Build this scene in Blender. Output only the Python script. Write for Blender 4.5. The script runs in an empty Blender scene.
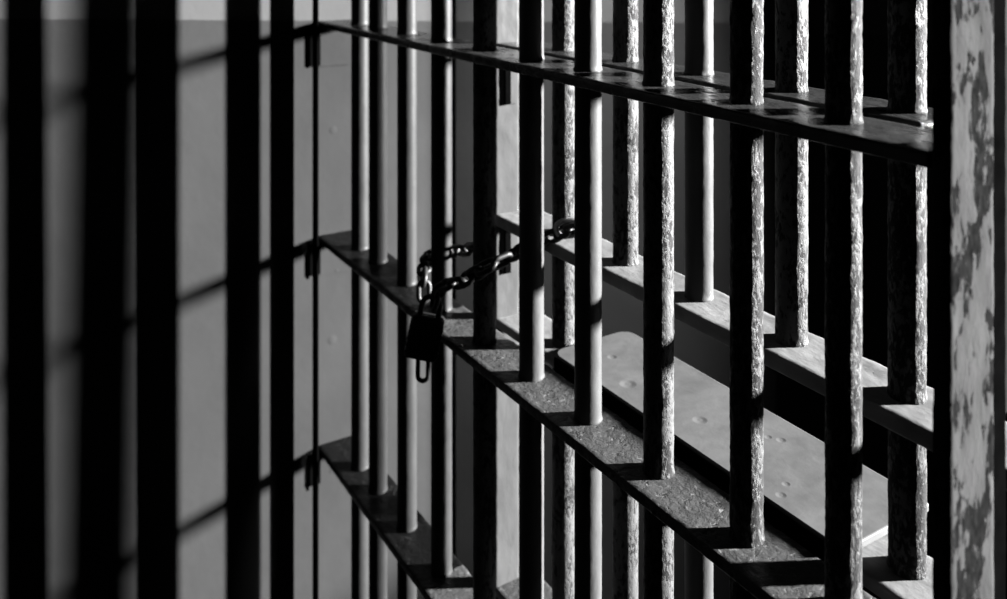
import bpy, bmesh, math, random
from mathutils import Vector, Matrix, noise, Quaternion

C = bpy.context.scene.collection
S = bpy.context.scene
random.seed(7)

# ------------------------------------------------------------------ camera model
F, CX, HOR = 900.0, 503.5, -58.0          # focal length in px, principal x, horizon row
AL = math.atan((CX + 50.0) / F)           # the rows of bars vanish at px -50
SA, CA = math.sin(AL), math.cos(AL)
EYE = 1.5

def at_x(px, py, x):
    """world point on the vertical plane X = x seen at photo pixel px, py"""
    k = (px - CX) / F
    y = x * (CA - k * SA) / (SA + k * CA)
    Z = x * SA + y * CA
    return Vector((x, y, EYE - (py - HOR) / F * Z))

def at_y(px, py, y):
    k = (px - CX) / F
    x = y * (SA + k * CA) / (CA - k * SA)
    Z = x * SA + y * CA
    return Vector((x, y, EYE - (py - HOR) / F * Z))

# ------------------------------------------------------------------ helpers
def tag(o, label=None, cat=None, group=None, kind=None):
    if label: o['label'] = label
    if cat: o['category'] = cat
    if group: o['group'] = group
    if kind: o['kind'] = kind
    return o

def empty(name, loc, label, cat, group=None):
    o = bpy.data.objects.new(name, None)
    o.empty_display_size = 0.05
    C.objects.link(o)
    o.location = loc
    return tag(o, label, cat, group)

def obj(name, bm, m, parent=None, smooth=False):
    me = bpy.data.meshes.new(name)
    bmesh.ops.recalc_face_normals(bm, faces=bm.faces)
    if parent is not None:                    # meshes are built in world space
        p = Vector((0, 0, 0)); q = parent
        while q: p += q.location; q = q.parent
        bmesh.ops.translate(bm, verts=bm.verts, vec=-p)
    bm.to_mesh(me); bm.free()
    if smooth:
        for f in me.polygons: f.use_smooth = True
    me.materials.append(m)
    o = bpy.data.objects.new(name, me)
    C.objects.link(o)
    if parent is not None: o.parent = parent
    return o

def add_box(bm, lo, hi, bevel=0.0, seg=2):
    r = bmesh.ops.create_cube(bm, size=1.0)
    c = [(a + b) / 2 for a, b in zip(lo, hi)]; d = [b - a for a, b in zip(lo, hi)]
    for v in r['verts']:
        v.co = Vector((c[0] + v.co.x * d[0], c[1] + v.co.y * d[1], c[2] + v.co.z * d[2]))
    if bevel:
        es = list({e for v in r['verts'] for e in v.link_edges})
        bmesh.ops.bevel(bm, geom=es, offset=bevel, segments=seg, affect='EDGES', profile=0.5)
    return bm

def loft(bm, rings, cap=True, closed=False):
    vs = [[bm.verts.new(p) for p in r] for r in rings]
    n = len(vs[0]); m = len(vs)
    for i in range(m if closed else m - 1):
        a, b = vs[i], vs[(i + 1) % m]
        for j in range(n):
            bm.faces.new((a[j], a[(j + 1) % n], b[(j + 1) % n], b[j]))
    if cap and not closed:
        bm.faces.new(vs[0][::-1]); bm.faces.new(vs[-1])
    return bm

def add_tube(bm, pts, r, n=12, closed=False):
    """round wire along a path (parallel-transported frames)"""
    m = len(pts); rings = []; up = None
    for i in range(m):
        if closed: t = pts[(i + 1) % m] - pts[i - 1]
        else: t = pts[min(i + 1, m - 1)] - pts[max(i - 1, 0)]
        t.normalize()
        if up is None:
            up = t.orthogonal().normalized()
        up = (up - t * up.dot(t)).normalized()
        s = t.cross(up)
        rings.append([pts[i] + (up * math.cos(2 * math.pi * j / n) + s * math.sin(2 * math.pi * j / n)) * r for j in range(n)])
    return loft(bm, rings, closed=closed)

def nz(x, y, z, s): return noise.noise(Vector((x * s, y * s, z * s)))

# ------------------------------------------------------------------ materials
def new_mat(name):
    m = bpy.data.materials.new(name); m.use_nodes = True
    nt = m.node_tree; nt.nodes.clear()
    out = nt.nodes.new('ShaderNodeOutputMaterial')
    b = nt.nodes.new('ShaderNodeBsdfPrincipled')
    nt.links.new(b.outputs[0], out.inputs[0])
    return m, nt, b

def nd(nt, t, **kw):
    n = nt.nodes.new(t)
    for k, v in kw.items():
        if hasattr(n, k): setattr(n, k, v)
        else: n.inputs[k.replace('_', ' ')].default_value = v
    return n

def noise_tex(nt, vec, scale, detail=6.0, rough=0.6, dist=0.0):
    n = nt.nodes.new('ShaderNodeTexNoise')
    n.inputs['Scale'].default_value = scale; n.inputs['Detail'].default_value = detail
    n.inputs['Roughness'].default_value = rough; n.inputs['Distortion'].default_value = dist
    nt.links.new(vec, n.inputs['Vector'])
    return n.outputs['Fac']

def ramp(nt, fac, stops):
    r = nt.nodes.new('ShaderNodeValToRGB')
    e = r.color_ramp.elements
    while len(e) < len(stops): e.new(0.5)
    for el, (p, v) in zip(e, stops):
        el.position = p; el.color = (v, v, v, 1)
    nt.links.new(fac, r.inputs[0])
    return r.outputs[0]

def math_n(nt, op, a, b=None):
    n = nt.nodes.new('ShaderNodeMath'); n.operation = op
    for i, v in enumerate((a, b)):
        if v is None: continue
        if isinstance(v, (int, float)): n.inputs[i].default_value = v
        else: nt.links.new(v, n.inputs[i])
    return n.outputs[0]

def mix(nt, fac, a, b):
    n = nt.nodes.new('ShaderNodeMix'); n.data_type = 'RGBA'
    for sock, v in ((n.inputs[0], fac), (n.inputs[6], a), (n.inputs[7], b)):
        if isinstance(v, (int, float)):
            sock.default_value = v if sock == n.inputs[0] else (v, v, v, 1)
        else: nt.links.new(v, sock)
    return n.outputs[2]

def position(nt, stretch=(1, 1, 1)):
    g = nt.nodes.new('ShaderNodeNewGeometry')
    mp = nt.nodes.new('ShaderNodeMapping'); mp.inputs['Scale'].default_value = stretch
    nt.links.new(g.outputs['Position'], mp.inputs['Vector'])
    return mp.outputs[0], g

DIM = 0.5      # everything here is dark, dirty paint under strong light

def worn_paint(name, light, dark, chip=0.42, scale=70, stretch=(1, 1, 0.45), rough=(0.35, 0.7), bump=0.5,
               flecks=None, soft=0.03, dark_beyond=None, spec=0.5, big=0.0):
    """old flaking paint over dark iron; the chips are patches with their own edges"""
    light *= DIM; dark *= DIM; spec *= DIM
    m, nt, b = new_mat(name)
    vec, g = position(nt, stretch)
    n1 = noise_tex(nt, vec, scale, 8, 0.62, 0.3)
    n2 = noise_tex(nt, vec, scale * 0.22, 4, 0.55, 0.6)
    f = math_n(nt, 'ADD', math_n(nt, 'MULTIPLY', n1, 0.6 - big), math_n(nt, 'MULTIPLY', n2, 0.4 + big))
    mask = ramp(nt, f, [(chip - soft, 0.0), (chip + soft, 1.0)])
    tone = noise_tex(nt, vec, scale * 0.5, 5, 0.6)
    paint = ramp(nt, tone, [(0.3, light * 0.72), (0.7, light * 1.12)])
    iron = ramp(nt, noise_tex(nt, vec, scale * 2.2, 4), [(0.35, dark * 0.6), (0.7, dark * 1.7)])
    col = mix(nt, mask, iron, paint)
    if flecks:
        fl = ramp(nt, noise_tex(nt, vec, flecks[0], 3, 0.5, 0.5), [(flecks[1], 0.0), (flecks[1] + 0.03, 1.0)])
        col = mix(nt, fl, col, flecks[2] * DIM)
    if dark_beyond is not None:              # much darker colour towards the wall end of the rails
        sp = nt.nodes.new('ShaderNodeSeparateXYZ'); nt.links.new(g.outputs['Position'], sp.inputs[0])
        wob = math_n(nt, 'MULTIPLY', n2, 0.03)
        d = math_n(nt, 'GREATER_THAN', math_n(nt, 'ADD', sp.outputs[1], wob), dark_beyond)
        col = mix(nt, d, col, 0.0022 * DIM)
    nt.links.new(col, b.inputs['Base Color'])
    r = mix(nt, mask, rough[1], rough[0])
    nt.links.new(r, b.inputs['Roughness'])
    b.inputs['Specular IOR Level'].default_value = spec
    bp = nt.nodes.new('ShaderNodeBump'); bp.inputs['Strength'].default_value = bump; bp.inputs['Distance'].default_value = 0.002
    hgt = math_n(nt, 'ADD', mask_f(nt, mask), math_n(nt, 'MULTIPLY', n1, 0.9))
    nt.links.new(hgt, bp.inputs['Height']); nt.links.new(bp.outputs[0], b.inputs['Normal'])
    return m

def add_dents(m, dents, depth=0.002):
    """shallow round dents (or blisters, if depth < 0) at given places, as relief"""
    nt = m.node_tree
    bp = [n for n in nt.nodes if n.type == 'BUMP'][0]
    h = bp.inputs['Height'].links[0].from_socket
    g = nt.nodes.new('ShaderNodeNewGeometry')
    for c, rad in dents:
        d = nt.nodes.new('ShaderNodeVectorMath'); d.operation = 'DISTANCE'
        nt.links.new(g.outputs['Position'], d.inputs[0]); d.inputs[1].default_value = c
        mr = nt.nodes.new('ShaderNodeMapRange'); mr.interpolation_type = 'SMOOTHSTEP'
        mr.inputs[1].default_value = rad; mr.inputs[2].default_value = rad * 0.3
        mr.inputs[3].default_value = 0.0; mr.inputs[4].default_value = -depth * 500
        nt.links.new(d.outputs['Value'], mr.inputs[0])
        h = math_n(nt, 'ADD', h, mr.outputs[0])
    nt.links.new(h, bp.inputs['Height'])

def mask_f(nt, c):
    return math_n(nt, 'MULTIPLY', c, 0.35)

def wall_paint(name, lower, upper=None, line=None, bump=0.15):
    lower *= DIM; upper = upper * DIM if upper else None
    m, nt, b = new_mat(name)
    vec, g = position(nt)
    n = noise_tex(nt, vec, 5, 7, 0.6)
    lo = ramp(nt, n, [(0.3, lower * 0.86), (0.7, lower * 1.1)])
    col = lo
    if upper:
        up = ramp(nt, n, [(0.3, upper * 0.92), (0.7, upper * 1.05)])
        sp = nt.nodes.new('ShaderNodeSeparateXYZ'); nt.links.new(g.outputs['Position'], sp.inputs[0])
        z0, x0, sl = line                      # hand-painted dado edge, a little out of level
        lim = math_n(nt, 'ADD', math_n(nt, 'MULTIPLY', math_n(nt, 'SUBTRACT', sp.outputs[0], x0), sl), z0)
        wob = math_n(nt, 'MULTIPLY', math_n(nt, 'SUBTRACT', noise_tex(nt, vec, 30, 3), 0.5), 0.004)
        f = math_n(nt, 'GREATER_THAN', math_n(nt, 'ADD', sp.outputs[2], wob), lim)
        col = mix(nt, f, lo, up)
    nt.links.new(col, b.inputs['Base Color'])
    b.inputs['Roughness'].default_value = 0.65
    bp = nt.nodes.new('ShaderNodeBump'); bp.inputs['Strength'].default_value = bump; bp.inputs['Distance'].default_value = 0.004
    h = math_n(nt, 'ADD', noise_tex(nt, vec, 40, 5), math_n(nt, 'MULTIPLY', noise_tex(nt, vec, 9, 3), 2.0))
    nt.links.new(h, bp.inputs['Height']); nt.links.new(bp.outputs[0], b.inputs['Normal'])
    return m

def plain(name, v, rough=0.6, metal=0.0, scale=60, var=0.3, bump=0.2):
    v *= DIM
    m, nt, b = new_mat(name)
    vec, g = position(nt)
    n = noise_tex(nt, vec, scale, 6)
    nt.links.new(ramp(nt, n, [(0.3, v * (1 - var)), (0.7, v * (1 + var))]), b.inputs['Base Color'])
    b.inputs['Roughness'].default_value = rough; b.inputs['Metallic'].default_value = metal
    bp = nt.nodes.new('ShaderNodeBump'); bp.inputs['Strength'].default_value = bump; bp.inputs['Distance'].default_value = 0.001
    nt.links.new(n, bp.inputs['Height']); nt.links.new(bp.outputs[0], b.inputs['Normal'])
    return m

M = {}
M['bar_chipped'] = worn_paint('chipped_bar_paint', 0.040, 0.0022, chip=0.525, scale=300, bump=0.7, stretch=(1, 1, 0.5), spec=0.12, rough=(0.5, 0.8))
M['bar_worn'] = worn_paint('worn_bar_paint', 0.038, 0.003, chip=0.475, scale=280, bump=0.6, stretch=(1, 1, 0.5), spec=0.12, rough=(0.5, 0.8))
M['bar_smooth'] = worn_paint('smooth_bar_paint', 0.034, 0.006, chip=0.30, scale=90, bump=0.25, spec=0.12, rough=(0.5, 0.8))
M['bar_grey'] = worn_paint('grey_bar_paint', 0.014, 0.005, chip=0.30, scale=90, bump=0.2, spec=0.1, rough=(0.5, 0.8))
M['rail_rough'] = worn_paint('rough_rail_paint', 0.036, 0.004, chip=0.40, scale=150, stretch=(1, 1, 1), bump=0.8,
                             flecks=(170, 0.645, 0.09), dark_beyond=1.075, spec=0.12)
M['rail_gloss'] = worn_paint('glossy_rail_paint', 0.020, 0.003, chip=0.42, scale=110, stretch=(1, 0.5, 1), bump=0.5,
                             rough=(0.22, 0.5), dark_beyond=1.06, spec=0.2)
M['rail_inner'] = worn_paint('inner_rail_paint', 0.115, 0.012, chip=0.34, scale=80, stretch=(1, 0.5, 1), bump=0.4, spec=0.12)
M['post'] = worn_paint('peeling_post_paint', 0.027, 0.0045, chip=0.475, scale=140, stretch=(1, 1, 0.4), bump=0.5, soft=0.012, big=0.2, spec=0.0, rough=(0.5, 0.8))
M['shelf'] = worn_paint('shelf_paint', 0.064, 0.022, chip=0.27, scale=60, stretch=(1, 1, 1), bump=0.12, rough=(0.5, 0.7), spec=0.12)
M['jamb'] = worn_paint('jamb_paint', 0.034, 0.012, chip=0.30, scale=60, bump=0.4, spec=0.1)
M['black_steel'] = plain('black_steel', 0.0009, 0.7)
M['chain'] = plain('chain_steel', 0.006, 0.5, 0.0, 200, 0.4, 0.3)
M['lock'] = plain('padlock_steel', 0.003, 0.55, 0.0, 150, 0.4, 0.3)
M['wall_end'] = wall_paint('end_wall_paint', 0.0165, 0.036, (1.389, 0.135, -0.0512))
M['wall_cell'] = wall_paint('cell_wall_paint', 0.012, 0.018, (1.309, 0.0, 0.0))
M['wall_dark'] = wall_paint('corridor_wall_paint', 0.01)
M['floor'] = plain('floor_concrete', 0.01, 0.8, 0, 12, 0.3, 0.3)
M['ceiling'] = plain('ceiling_paint', 0.01, 0.8, 0, 8, 0.2, 0.2)
for n in ('black_steel', 'chain', 'lock', 'wall_end', 'wall_cell', 'wall_dark', 'floor', 'ceiling'):
    M[n].node_tree.nodes['Principled BSDF'].inputs['Specular IOR Level'].default_value = 0.1 if n in ('chain', 'lock') else 0.0

# ------------------------------------------------------------------ dimensions
XF, XR = 0.558, 0.637                     # planes of the two rows of bars
R = 0.014
HU, H2, HM, HL = 0.1315, 0.354, 0.489, 0.838
ZU, Z2, ZM, ZL = EYE - HU, EYE - H2, EYE - HM, EYE - HL
TH = 0.0105
Y1 = 1.437                                 # end wall
YJ = 1.0                                   # jamb post of the inner row
XB = 1.62                                  # back wall of the cell
CEIL = 2.5

def bar_bm(x, y, z0, z1, r, rails, rough, step=0.004, n=36):
    bm = bmesh.new()
    zs = []
    z = z0
    while z < z1:
        zs.append(z)
        near = min([abs(z - w) for w in rails] + [9])
        z += 0.0015 if near < 0.012 else (step if 0.4 < z < 1.7 else 0.03)
    zs.append(z1)
    rings = []
    for z in zs:
        ring = []
        for j in range(n):
            a = 2 * math.pi * j / n
            cx, cy = math.cos(a), math.sin(a)
            px, py = x + cx * r, y + cy * r
            d = rough * (0.6 * nz(px, py, z * 0.6, 90) + 0.5 * nz(px + 3, py, z, 260))
            d += 0.3 * rough * nz(px, py + 5, z * .3, 30)
            for w in rails:                    # weld bead where the bar stands on a rail
                h = z - w
                if 0 <= h < 0.012:
                    d += 0.0011 * math.exp(-(h / 0.0028) ** 2) * (0.75 + 0.8 * nz(px * 1.0, py, w, 160))
            ring.append(Vector((x + cx * (r + d), y + cy * (r + d), z)))
        rings.append(ring)
    return loft(bm, rings)

def rail_bm(x0, x1, y0, y1, zt, th, rough, holes=()):
    """flat steel rail: rounded-rectangle section swept along Y with worn edges"""
    bm = bmesh.new()
    bv = 0.0018
    nx = 14
    prof = []
    for i in range(nx + 1): prof.append((x0 + bv + (x1 - x0 - 2 * bv) * i / nx, zt))
    prof += [(x1 - bv * 0.3, zt - bv * 0.3), (x1, zt - bv), (x1, zt - th + bv), (x1 - bv * .3, zt - th + bv * .3)]
    for i in range(nx + 1): prof.append((x1 - bv - (x1 - x0 - 2 * bv) * i / nx, zt - th))
    prof += [(x0 + bv * .3, zt - th + bv * .3), (x0, zt - th + bv), (x0, zt - bv), (x0 + bv * .3, zt - bv * .3)]
    cx, cz = (x0 + x1) / 2, zt - th / 2
    n = int((y1 - y0) / 0.003)
    rings = []
    for i in range(n + 1):
        y = y0 + (y1 - y0) * i / n
        ring = []
        for (x, z) in prof:
            d = rough * (0.7 * nz(x, y, z, 55) + 0.6 * nz(x, y, z + 4, 170))
            edge = abs(x - cx) > (x1 - x0) / 2 - 0.003
            if edge: ring.append(Vector((x + (d * 1.3 if x > cx else -d * 1.3), y, z + 0.6 * d)))
            else: ring.append(Vector((x, y, z + d * 0.8)))
        rings.append(ring)
    return loft(bm, rings)

# ------------------------------------------------------------------ setting
def wall(name, lo, hi, m):
    bm = bmesh.new(); add_box(bm, lo, hi)
    return tag(obj(name, bm, m), kind='structure')

XC = -1.3; YC = -1.7; T = 0.1
wall('floor', (XC - T, YC - T, -0.1), (XB + T, Y1 + T, 0.0), M['floor'])
wall('ceiling', (XC - T, YC - T, CEIL), (XB + T, Y1 + T, CEIL + .1), M['ceiling'])
wall('wall_end', (XC - T, Y1, 0), (XB, Y1 + T, CEIL), M['wall_end'])
wall('wall_left', (XC - T, YC, 0), (XC, Y1, CEIL), M['wall_dark'])
wall('wall_near', (XC - T, YC - T, 0), (XB + T, YC, CEIL), M['wall_dark'])
# back wall of the cell with a tall window outside the photo's right edge
WY0, WY1, WZ0, WZ1 = -0.60, 0.925, 0.60, 2.15
bm = bmesh.new()
for lo, hi in (((XB, WY1, 0), (XB + T, Y1 + T, CEIL)), ((XB, YC, 0), (XB + T, WY0, CEIL)),
               ((XB, WY0, 0), (XB + T, WY1, WZ0)), ((XB, WY0, WZ1), (XB + T, WY1, CEIL))):
    add_box(bm, lo, hi)
tag(obj('wall_back', bm, M['wall_cell']), kind='structure')
bm = bmesh.new()
fx0, fx1, fw = XB + 0.02, XB + 0.07, 0.035
add_box(bm, (fx0, WY0, WZ0), (fx1, WY1, WZ0 + fw)); add_box(bm, (fx0, WY0, WZ1 - fw), (fx1, WY1, WZ1))
add_box(bm, (fx0, WY0, WZ0), (fx1, WY0 + fw, WZ1))
tag(obj('window_1', bm, M['black_steel']), kind='structure')
bm = bmesh.new()
add_tube(bm, [Vector((XB + 0.03, 0.604, WZ0)), Vector((XB + 0.03, 0.618, WZ1))], 0.030, 20)  # unseen upright added to cast the wide dark band on the end wall
tag(obj('shadow_bar', bm, M['black_steel'], smooth=True), kind='structure')

# ------------------------------------------------------------------ outer row: gate of bars
gate = empty('cell_gate', (XF, 0.319, 0), 'front row of dark flaking steel bars on flat rails, ending at the peeling post', 'barred gate',
             'rows of cell bars')
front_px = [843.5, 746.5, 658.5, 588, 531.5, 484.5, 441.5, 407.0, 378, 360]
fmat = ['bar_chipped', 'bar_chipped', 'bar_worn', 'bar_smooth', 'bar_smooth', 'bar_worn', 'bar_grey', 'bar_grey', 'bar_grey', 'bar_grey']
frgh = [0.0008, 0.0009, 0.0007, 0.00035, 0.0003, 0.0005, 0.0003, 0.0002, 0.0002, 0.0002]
frad = [0.0129, 0.0134] + [R] * 8
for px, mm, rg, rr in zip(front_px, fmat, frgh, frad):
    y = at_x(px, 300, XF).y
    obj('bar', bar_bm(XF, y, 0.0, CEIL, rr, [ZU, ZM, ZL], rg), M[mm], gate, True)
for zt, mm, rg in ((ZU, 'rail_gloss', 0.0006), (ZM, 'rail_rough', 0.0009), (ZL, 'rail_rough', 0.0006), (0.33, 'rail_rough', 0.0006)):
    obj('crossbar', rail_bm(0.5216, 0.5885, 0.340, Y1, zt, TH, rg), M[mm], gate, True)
def plate_bm(lo, hi, rough):
    """a heavy flat upright with worn faces"""
    bm = bmesh.new()
    nu = 16; prof = []
    x0, y0 = lo[:2]; x1, y1 = hi[:2]; b = 0.0015
    for i in range(nu + 1): prof.append((x0 + b + (x1 - x0 - 2 * b) * i / nu, y0))
    prof += [(x1, y0 + b), (x1, y1 - b)]
    for i in range(nu + 1): prof.append((x1 - b - (x1 - x0 - 2 * b) * i / nu, y1))
    prof += [(x0, y1 - b), (x0, y0 + b)]
    n = int((hi[2] - lo[2]) / 0.006); rings = []
    for k in range(n + 1):
        z = lo[2] + (hi[2] - lo[2]) * k / n
        rings.append([Vector((x + rough * nz(x, y, z, 120) * (1 if abs(x - x0) < .004 or abs(x - x1) < .004 else 0),
                              y + rough * nz(x + 2, y, z, 80), z)) for x, y in prof])
    return loft(bm, rings)
o = obj('post', plate_bm((0.510, 0.319, 0), (0.5575, 0.331, CEIL), 0.0006), M['post'], gate, True)
o['label'] = 'flat end post with pale paint peeling in large patches'

o = obj('post_flange', plate_bm((0.5572, 0.3225, 0), (0.5773, 0.342, CEIL), 0.0004), M['black_steel'], gate, True)
o['label'] = 'dark flange along the right edge of the post'

# ------------------------------------------------------------------ inner row with the food slot
inner = empty('cell_grille', (XR, 0.428, 0), 'rear row of worn steel bars with a low food slot, standing behind the front row', 'barred grille',
              'rows of cell bars')
XR0, XR1 = 0.6025, 0.6655
def inner_bar(px, segs, mm, rg):
    y = at_x(px, 300, XR).y
    for (a, b, rails) in segs:
        obj('bar', bar_bm(XR, y, a, b, R, rails, rg), M[mm], inner, True)
full = [(0.0, CEIL, [ZU, Z2, ZM, ZL])]
split = [(Z2 - TH, CEIL, [ZU, Z2]), (0.0, ZM - TH * .5, [ZL])]
inner_bar(907, full, 'bar_chipped', 0.0008)
inner_bar(791.5, split, 'bar_worn', 0.0007)
inner_bar(699, split, 'bar_smooth', 0.0005)
inner_bar(625.5, split, 'bar_worn', 0.0005)
inner_bar(563.5, full, 'bar_worn', 0.0005)
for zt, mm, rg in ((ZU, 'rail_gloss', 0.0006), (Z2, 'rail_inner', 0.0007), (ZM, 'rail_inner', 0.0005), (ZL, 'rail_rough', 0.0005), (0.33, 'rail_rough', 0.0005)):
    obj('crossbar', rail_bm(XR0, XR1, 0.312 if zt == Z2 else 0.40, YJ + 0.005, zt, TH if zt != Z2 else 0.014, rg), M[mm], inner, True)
o = obj('jamb_post', plate_bm((0.603, YJ, 0), (0.6395, YJ + 0.006, CEIL), 0.0005), M['jamb'], inner, True)
o['label'] = 'pale flat jamb post at the end of the rear rails'
for h, hb in ((HU + TH, 0.2121), (H2 + .012, 0.432)):   # iron cleat and mounting plate under the rails on the jamb post
    p0 = at_y(503.5, 0, YJ); p1 = at_y(509.5, 0, YJ); p2 = at_y(517.2, 0, YJ)
    bm = bmesh.new(); add_box(bm, (p0.x, YJ - 0.0045, EYE - hb), (p1.x, YJ + .001, EYE - h + 0.003), 0.001)
    obj('bracket', bm, M['black_steel'], inner)
    bm = bmesh.new(); add_box(bm, (p0.x - 0.004, YJ - 0.0018, EYE - hb), (p2.x, YJ + .001, EYE - h + 0.003), 0.0004)
    obj('mounting_plate', bm, M['jamb'], inner)

# ------------------------------------------------------------------ tray shelf in the food slot
XS0, XS1 = 0.603, 0.718
pl = at_x(627, 336, XS1).y; pr = at_x(931, 505, XS1).y
ZS = ZM + 0.007
def shelf_bm():
    bm = bmesh.new()
    def corner(cx, cy, r, a0, a1, n=8):
        return [(cx + r * math.cos(math.radians(a0 + (a1 - a0) * i / n)), cy + r * math.sin(math.radians(a0 + (a1 - a0) * i / n))) for i in range(n + 1)]
    r = 0.016; r2 = 0.005
    out = corner(XS1 - r2, pr + r2, r2, -90, 0) + corner(XS1 - r, pl - r, r, 0, 90) + corner(XS0 + r, pl - r, r, 90, 180) + corner(XS0 + r, pr + r, r, 180, 270)
    rings = []
    cxm, cym = (XS0 + XS1) / 2, (pl + pr) / 2
    def ins(d):
        res = []
        for x, y in out:
            v = Vector((cxm - x, cym - y)); s = Vector((math.copysign(1, v.x), math.copysign(1, v.y)))
            res.append((x + s.x * d, y + s.y * d))
        return res
    for d, z in ((0.0, ZM + 0.0009), (0.0, ZS - 0.0012), (0.0004, ZS - 0.0004), (0.0014, ZS)):
        rings.append([Vector((x, y, z)) for x, y in ins(d)])
    return loft(bm, rings)
def at_z(px, py, z):
    """world point on the level plane Z = z seen at photo pixel px, py"""
    Zc = (EYE - z) * F / (py - HOR); X = (px - CX) / F * Zc
    return Vector((X * CA + Zc * SA, -X * SA + Zc * CA, z))
add_dents(M['shelf'], [(at_z(px, py, ZS), rad) for px, py, rad in
                       ((628, 384, 0.010), (768, 437, 0.004), (781, 440, 0.005), (786, 484, 0.004), (781, 495, 0.005), (612, 357, 0.006), (700, 420, 0.008))], 0.006)
add_dents(M['wall_end'], [(at_y(333, 130, Y1), 0.008), (at_y(332, 340, Y1), 0.009), (at_y(331, 470, Y1), 0.006), (at_y(336, 270, Y1), 0.005)], -0.004)
shelf = obj('tray_shelf', shelf_bm(), M['shelf'])
bm = bmesh.new(); add_box(bm, (0.5988, pr + 0.006, ZM - 0.034), (0.6012, pl - 0.012, ZM + 0.0055), 0.0006)  # black strip added so the gap before the shelf stays dark
obj('gap_shade_strip', bm, M['black_steel'], shelf)
tag(shelf, 'pale grey steel tray shelf with rounded corner, lying in the slot behind the bars', 'shelf')

# ------------------------------------------------------------------ end wall fittings
strip = empty('wall_strip', (0.508, 1.41, 0), 'thin black upright steel strip against the end wall where the front rails meet it', 'strip')
bm = bmesh.new(); add_box(bm, (0.506, 1.399, 0), (0.509, 1.421, CEIL), 0.0006); obj('strip', bm, M['black_steel'], strip)
for h, yb in ((HU, 66.5), (HM, 276), (HL, 486)):
    q0 = at_y(308.5, yb, Y1); q1 = at_y(320, yb, Y1); q2 = at_y(350, yb, Y1)
    z1 = EYE - h - TH + .002
    bm = bmesh.new(); add_box(bm, (q0.x, Y1 - 0.005, q0.z), (q1.x, Y1 - 0.0005, z1), 0.002)
    obj('bracket', bm, M['black_steel'], strip)
    bm = bmesh.new(); add_box(bm, (q0.x, Y1 - 0.0028, q1.z), (q2.x, Y1 + 0.001, z1), 0.0004)
    obj('mounting_plate', bm, M['wall_end'], strip)

conduit_p = at_y(453.8, 300, Y1)
bm = bmesh.new(); add_tube(bm, [Vector((conduit_p.x, Y1 - 0.003, z)) for z in (0.0, 0.8, 1.6, CEIL)], 0.0026, 10)
tag(obj('pipe', bm, M['black_steel'], smooth=True), 'very thin dark upright pipe on the wall right behind the padlocked bar', 'pipe')

# ------------------------------------------------------------------ chain and padlock
def link_bm(c, along, side, L=0.031, W=0.0205, w=0.0032):
    a = along.normalized(); s = (side - a * side.dot(a)).normalized()
    r = W / 2 - w; h = L / 2 - W / 2
    pts = []
    for i in range(13):
        t = math.pi * i / 12; pts.append(c + a * (h + r * math.sin(t)) + s * (r * math.cos(t)))
    for i in range(13):
        t = math.pi + math.pi * i / 12; pts.append(c + a * (-h + r * math.sin(t)) + s * (r * math.cos(t)))
    bm = bmesh.new(); add_tube(bm, pts, w, 12, closed=True)
    return bm

def along_path(pts, pitch):
    d = [0.0]
    for i in range(1, len(pts)): d.append(d[-1] + (pts[i] - pts[i - 1]).length)
    n = int(round(d[-1] / pitch)); res = []
    def ev(s):
        s = max(0.0, min(d[-1], s))
        for i in range(1, len(pts)):
            if s <= d[i] + 1e-9:
                f = (s - d[i - 1]) / (d[i] - d[i - 1]); return pts[i - 1].lerp(pts[i], f)
        return pts[-1]
    for k in range(n):
        s = d[-1] * (k + 0.5) / n
        res.append((ev(s), (ev(s + pitch * 0.5) - ev(s - pitch * 0.5)).normalized()))
    return res

PITCH = 0.0205
chain = empty('chain', at_x(440, 290, 0.52), 'dark steel chain looped round the bars of both rows, held by the padlock', 'chain')
cam_dir = Vector((SA, CA, 0))
strand_b = [at_x(433, 306, 0.508), at_x(442, 285, 0.508), at_x(456, 284, 0.515), at_x(470, 277, 0.520), at_x(486, 267, 0.526),
            at_x(502, 261, 0.545), at_x(522, 250, 0.580), at_x(545, 240, 0.600), at_x(561, 232, 0.607), at_x(580, 228, 0.612)]
strand_a = [at_x(424, 300, 0.510), at_x(424, 280, 0.512), at_x(424, 264, 0.530), at_x(433, 254, 0.565), at_x(447, 252, 0.580),
            at_x(463, 250, 0.582), at_x(480, 248, 0.580), at_x(492, 253, 0.566)]
def lay(path, flip):
    for i, (c, t) in enumerate(along_path(path, PITCH)):
        flat = t.cross(cam_dir).normalized()
        side = flat if (i + flip) % 2 == 0 else cam_dir
        side = Quaternion(t, math.radians(22 + 9 * math.sin(i * 2.1))) @ side
        obj('link', link_bm(c, t, side), M['chain'], chain, True)
lay(strand_b, 1); lay(strand_a, 0)
M['chain_lit'] = plain('lit_chain_steel', 0.08, 0.4, 0.0, 200, 0.4, 0.3)  # paler copy of the chain colour, sunlight painted onto the end link
o = obj('link', link_bm(at_x(568, 228.5, 0.612), Vector((CA, -SA, 0.12)), Vector((0.3 * SA, 0.3 * CA, 1)), 0.034, 0.023, 0.0031), M['chain_lit'], chain, True)
o['label'] = 'pale end link, coloured to look sunlit'
c = at_x(423, 367, 0.500)
obj('link', link_bm(c, Vector((0.02, 0, 1)), Vector((CA, -SA, 0)), 0.040, 0.0185, 0.0029), M['chain'], chain, True)

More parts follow.
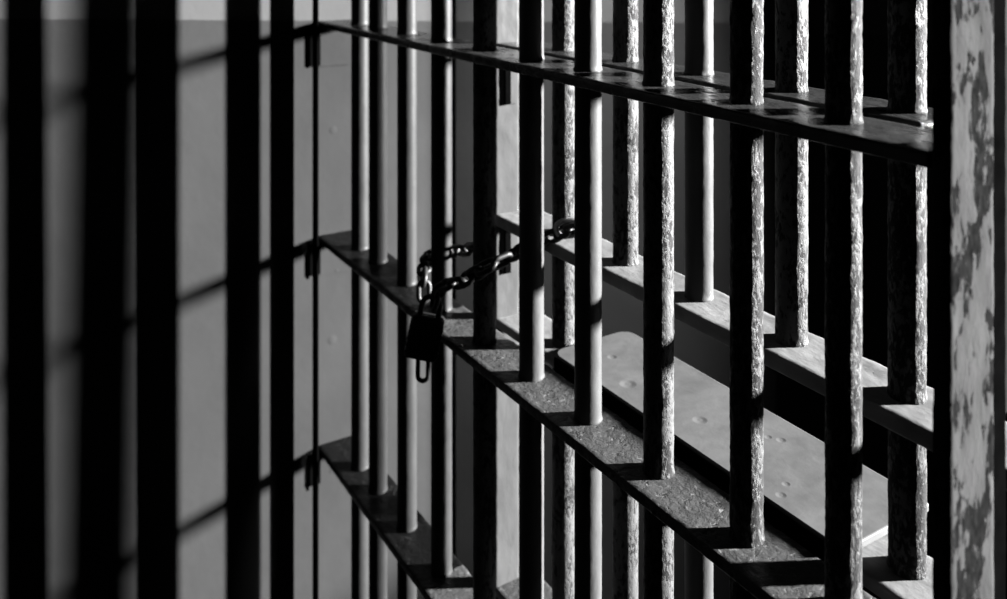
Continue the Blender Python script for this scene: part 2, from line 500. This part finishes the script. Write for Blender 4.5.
lock = empty('padlock', at_x(420, 358, 0.495), 'black padlock hanging on the chain in front of the middle rail', 'padlock')
def lock_body():
    bm = bmesh.new()
    W, H, D = 0.041, 0.054, 0.020
    add_box(bm, (-W / 2, -D / 2, 0), (W / 2, D / 2, H), 0.005, 4)
    for k in range(5):                         # laminated plates
        add_box(bm, (-W / 2 - .0006, -D / 2 - .0006, 0.006 + k * 0.008), (W / 2 + .0006, D / 2 + .0006, 0.0125 + k * 0.008), 0.0022, 2)
    return bm
def place_lock(bm):
    rot = Matrix.Rotation(math.radians(-30), 4, 'Z') @ Matrix.Rotation(math.radians(12), 4, 'Y')
    bmesh.ops.transform(bm, matrix=Matrix.Translation(lock.location) @ rot, verts=bm.verts)
    return bm
obj('body', place_lock(lock_body()), M['lock'], lock)
bm = bmesh.new()
pts = [Vector((-0.0115, 0, 0.045))]
for i in range(13):
    t = math.pi - math.pi * i / 12
    pts.append(Vector((0.0115 * math.cos(t), 0, 0.066 + 0.0115 * math.sin(t))))
pts.append(Vector((0.0115, 0, 0.045)))
add_tube(bm, pts, 0.0036, 14)
obj('shackle', place_lock(bm), M['chain'], lock, True)

# ------------------------------------------------------------------ light: low sun and sky through the window, plus an added wall fill
E = math.radians(11.0)
AZ = math.atan(0.563)                     # the light comes in almost square across the view
Ldir = Vector((math.cos(AZ) * math.cos(E), -math.sin(AZ) * math.cos(E), math.sin(E)))
sun = bpy.data.lights.new('low_daylight', 'AREA'); sun.shape = 'ELLIPSE'
DIST = 25.0
sun.size = DIST * math.radians(1.3); sun.size_y = DIST * math.radians(6.5); sun.energy = math.pi * 20.0 * DIST ** 2
so = bpy.data.objects.new('low_daylight', sun); C.objects.link(so)
so.rotation_euler = Ldir.to_track_quat('Z', 'Y').to_euler(); so.location = Vector((0.55, 1.15, 1.15)) + Ldir * DIST
lamp = bpy.data.lights.new('wall_fill_spot', 'SPOT'); lamp.energy = 200.0; lamp.shadow_soft_size = 0.12  # unseen spot added to brighten the right part of the end wall
lamp.spot_size = math.radians(38); lamp.spot_blend = 1.0
ko = bpy.data.objects.new('wall_fill_spot', lamp); C.objects.link(ko)
ko.location = (1.25, 0.75, 2.4)
ko.rotation_euler = (Vector((1.25, 0.75, 2.4)) - Vector((1.06, Y1, 1.05))).to_track_quat('Z', 'Y').to_euler()
w = bpy.data.worlds.new('World'); S.world = w; w.use_nodes = True
w.node_tree.nodes['Background'].inputs[0].default_value = (0.5, 0.5, 0.5, 1)
w.node_tree.nodes['Background'].inputs[1].default_value = 0.01

# ------------------------------------------------------------------ camera
cam = bpy.data.cameras.new('camera'); co = bpy.data.objects.new('camera', cam); C.objects.link(co)
cam.sensor_fit = 'HORIZONTAL'; cam.sensor_width = 36; cam.lens = F / 1007 * 36
cam.shift_x = 0.0; cam.shift_y = -(299.5 - HOR) / 1007
cam.clip_start = 0.02
co.location = (0, 0, EYE); co.rotation_euler = (math.pi / 2, 0, -AL)
cam.dof.use_dof = True; cam.dof.focus_distance = 0.80; cam.dof.aperture_fstop = 5.6
S.camera = co
S.view_settings.view_transform = 'Standard'; S.view_settings.look = 'None'
S.view_settings.gamma = 1; S.view_settings.use_curve_mapping = False
S.view_settings.exposure = 3.0
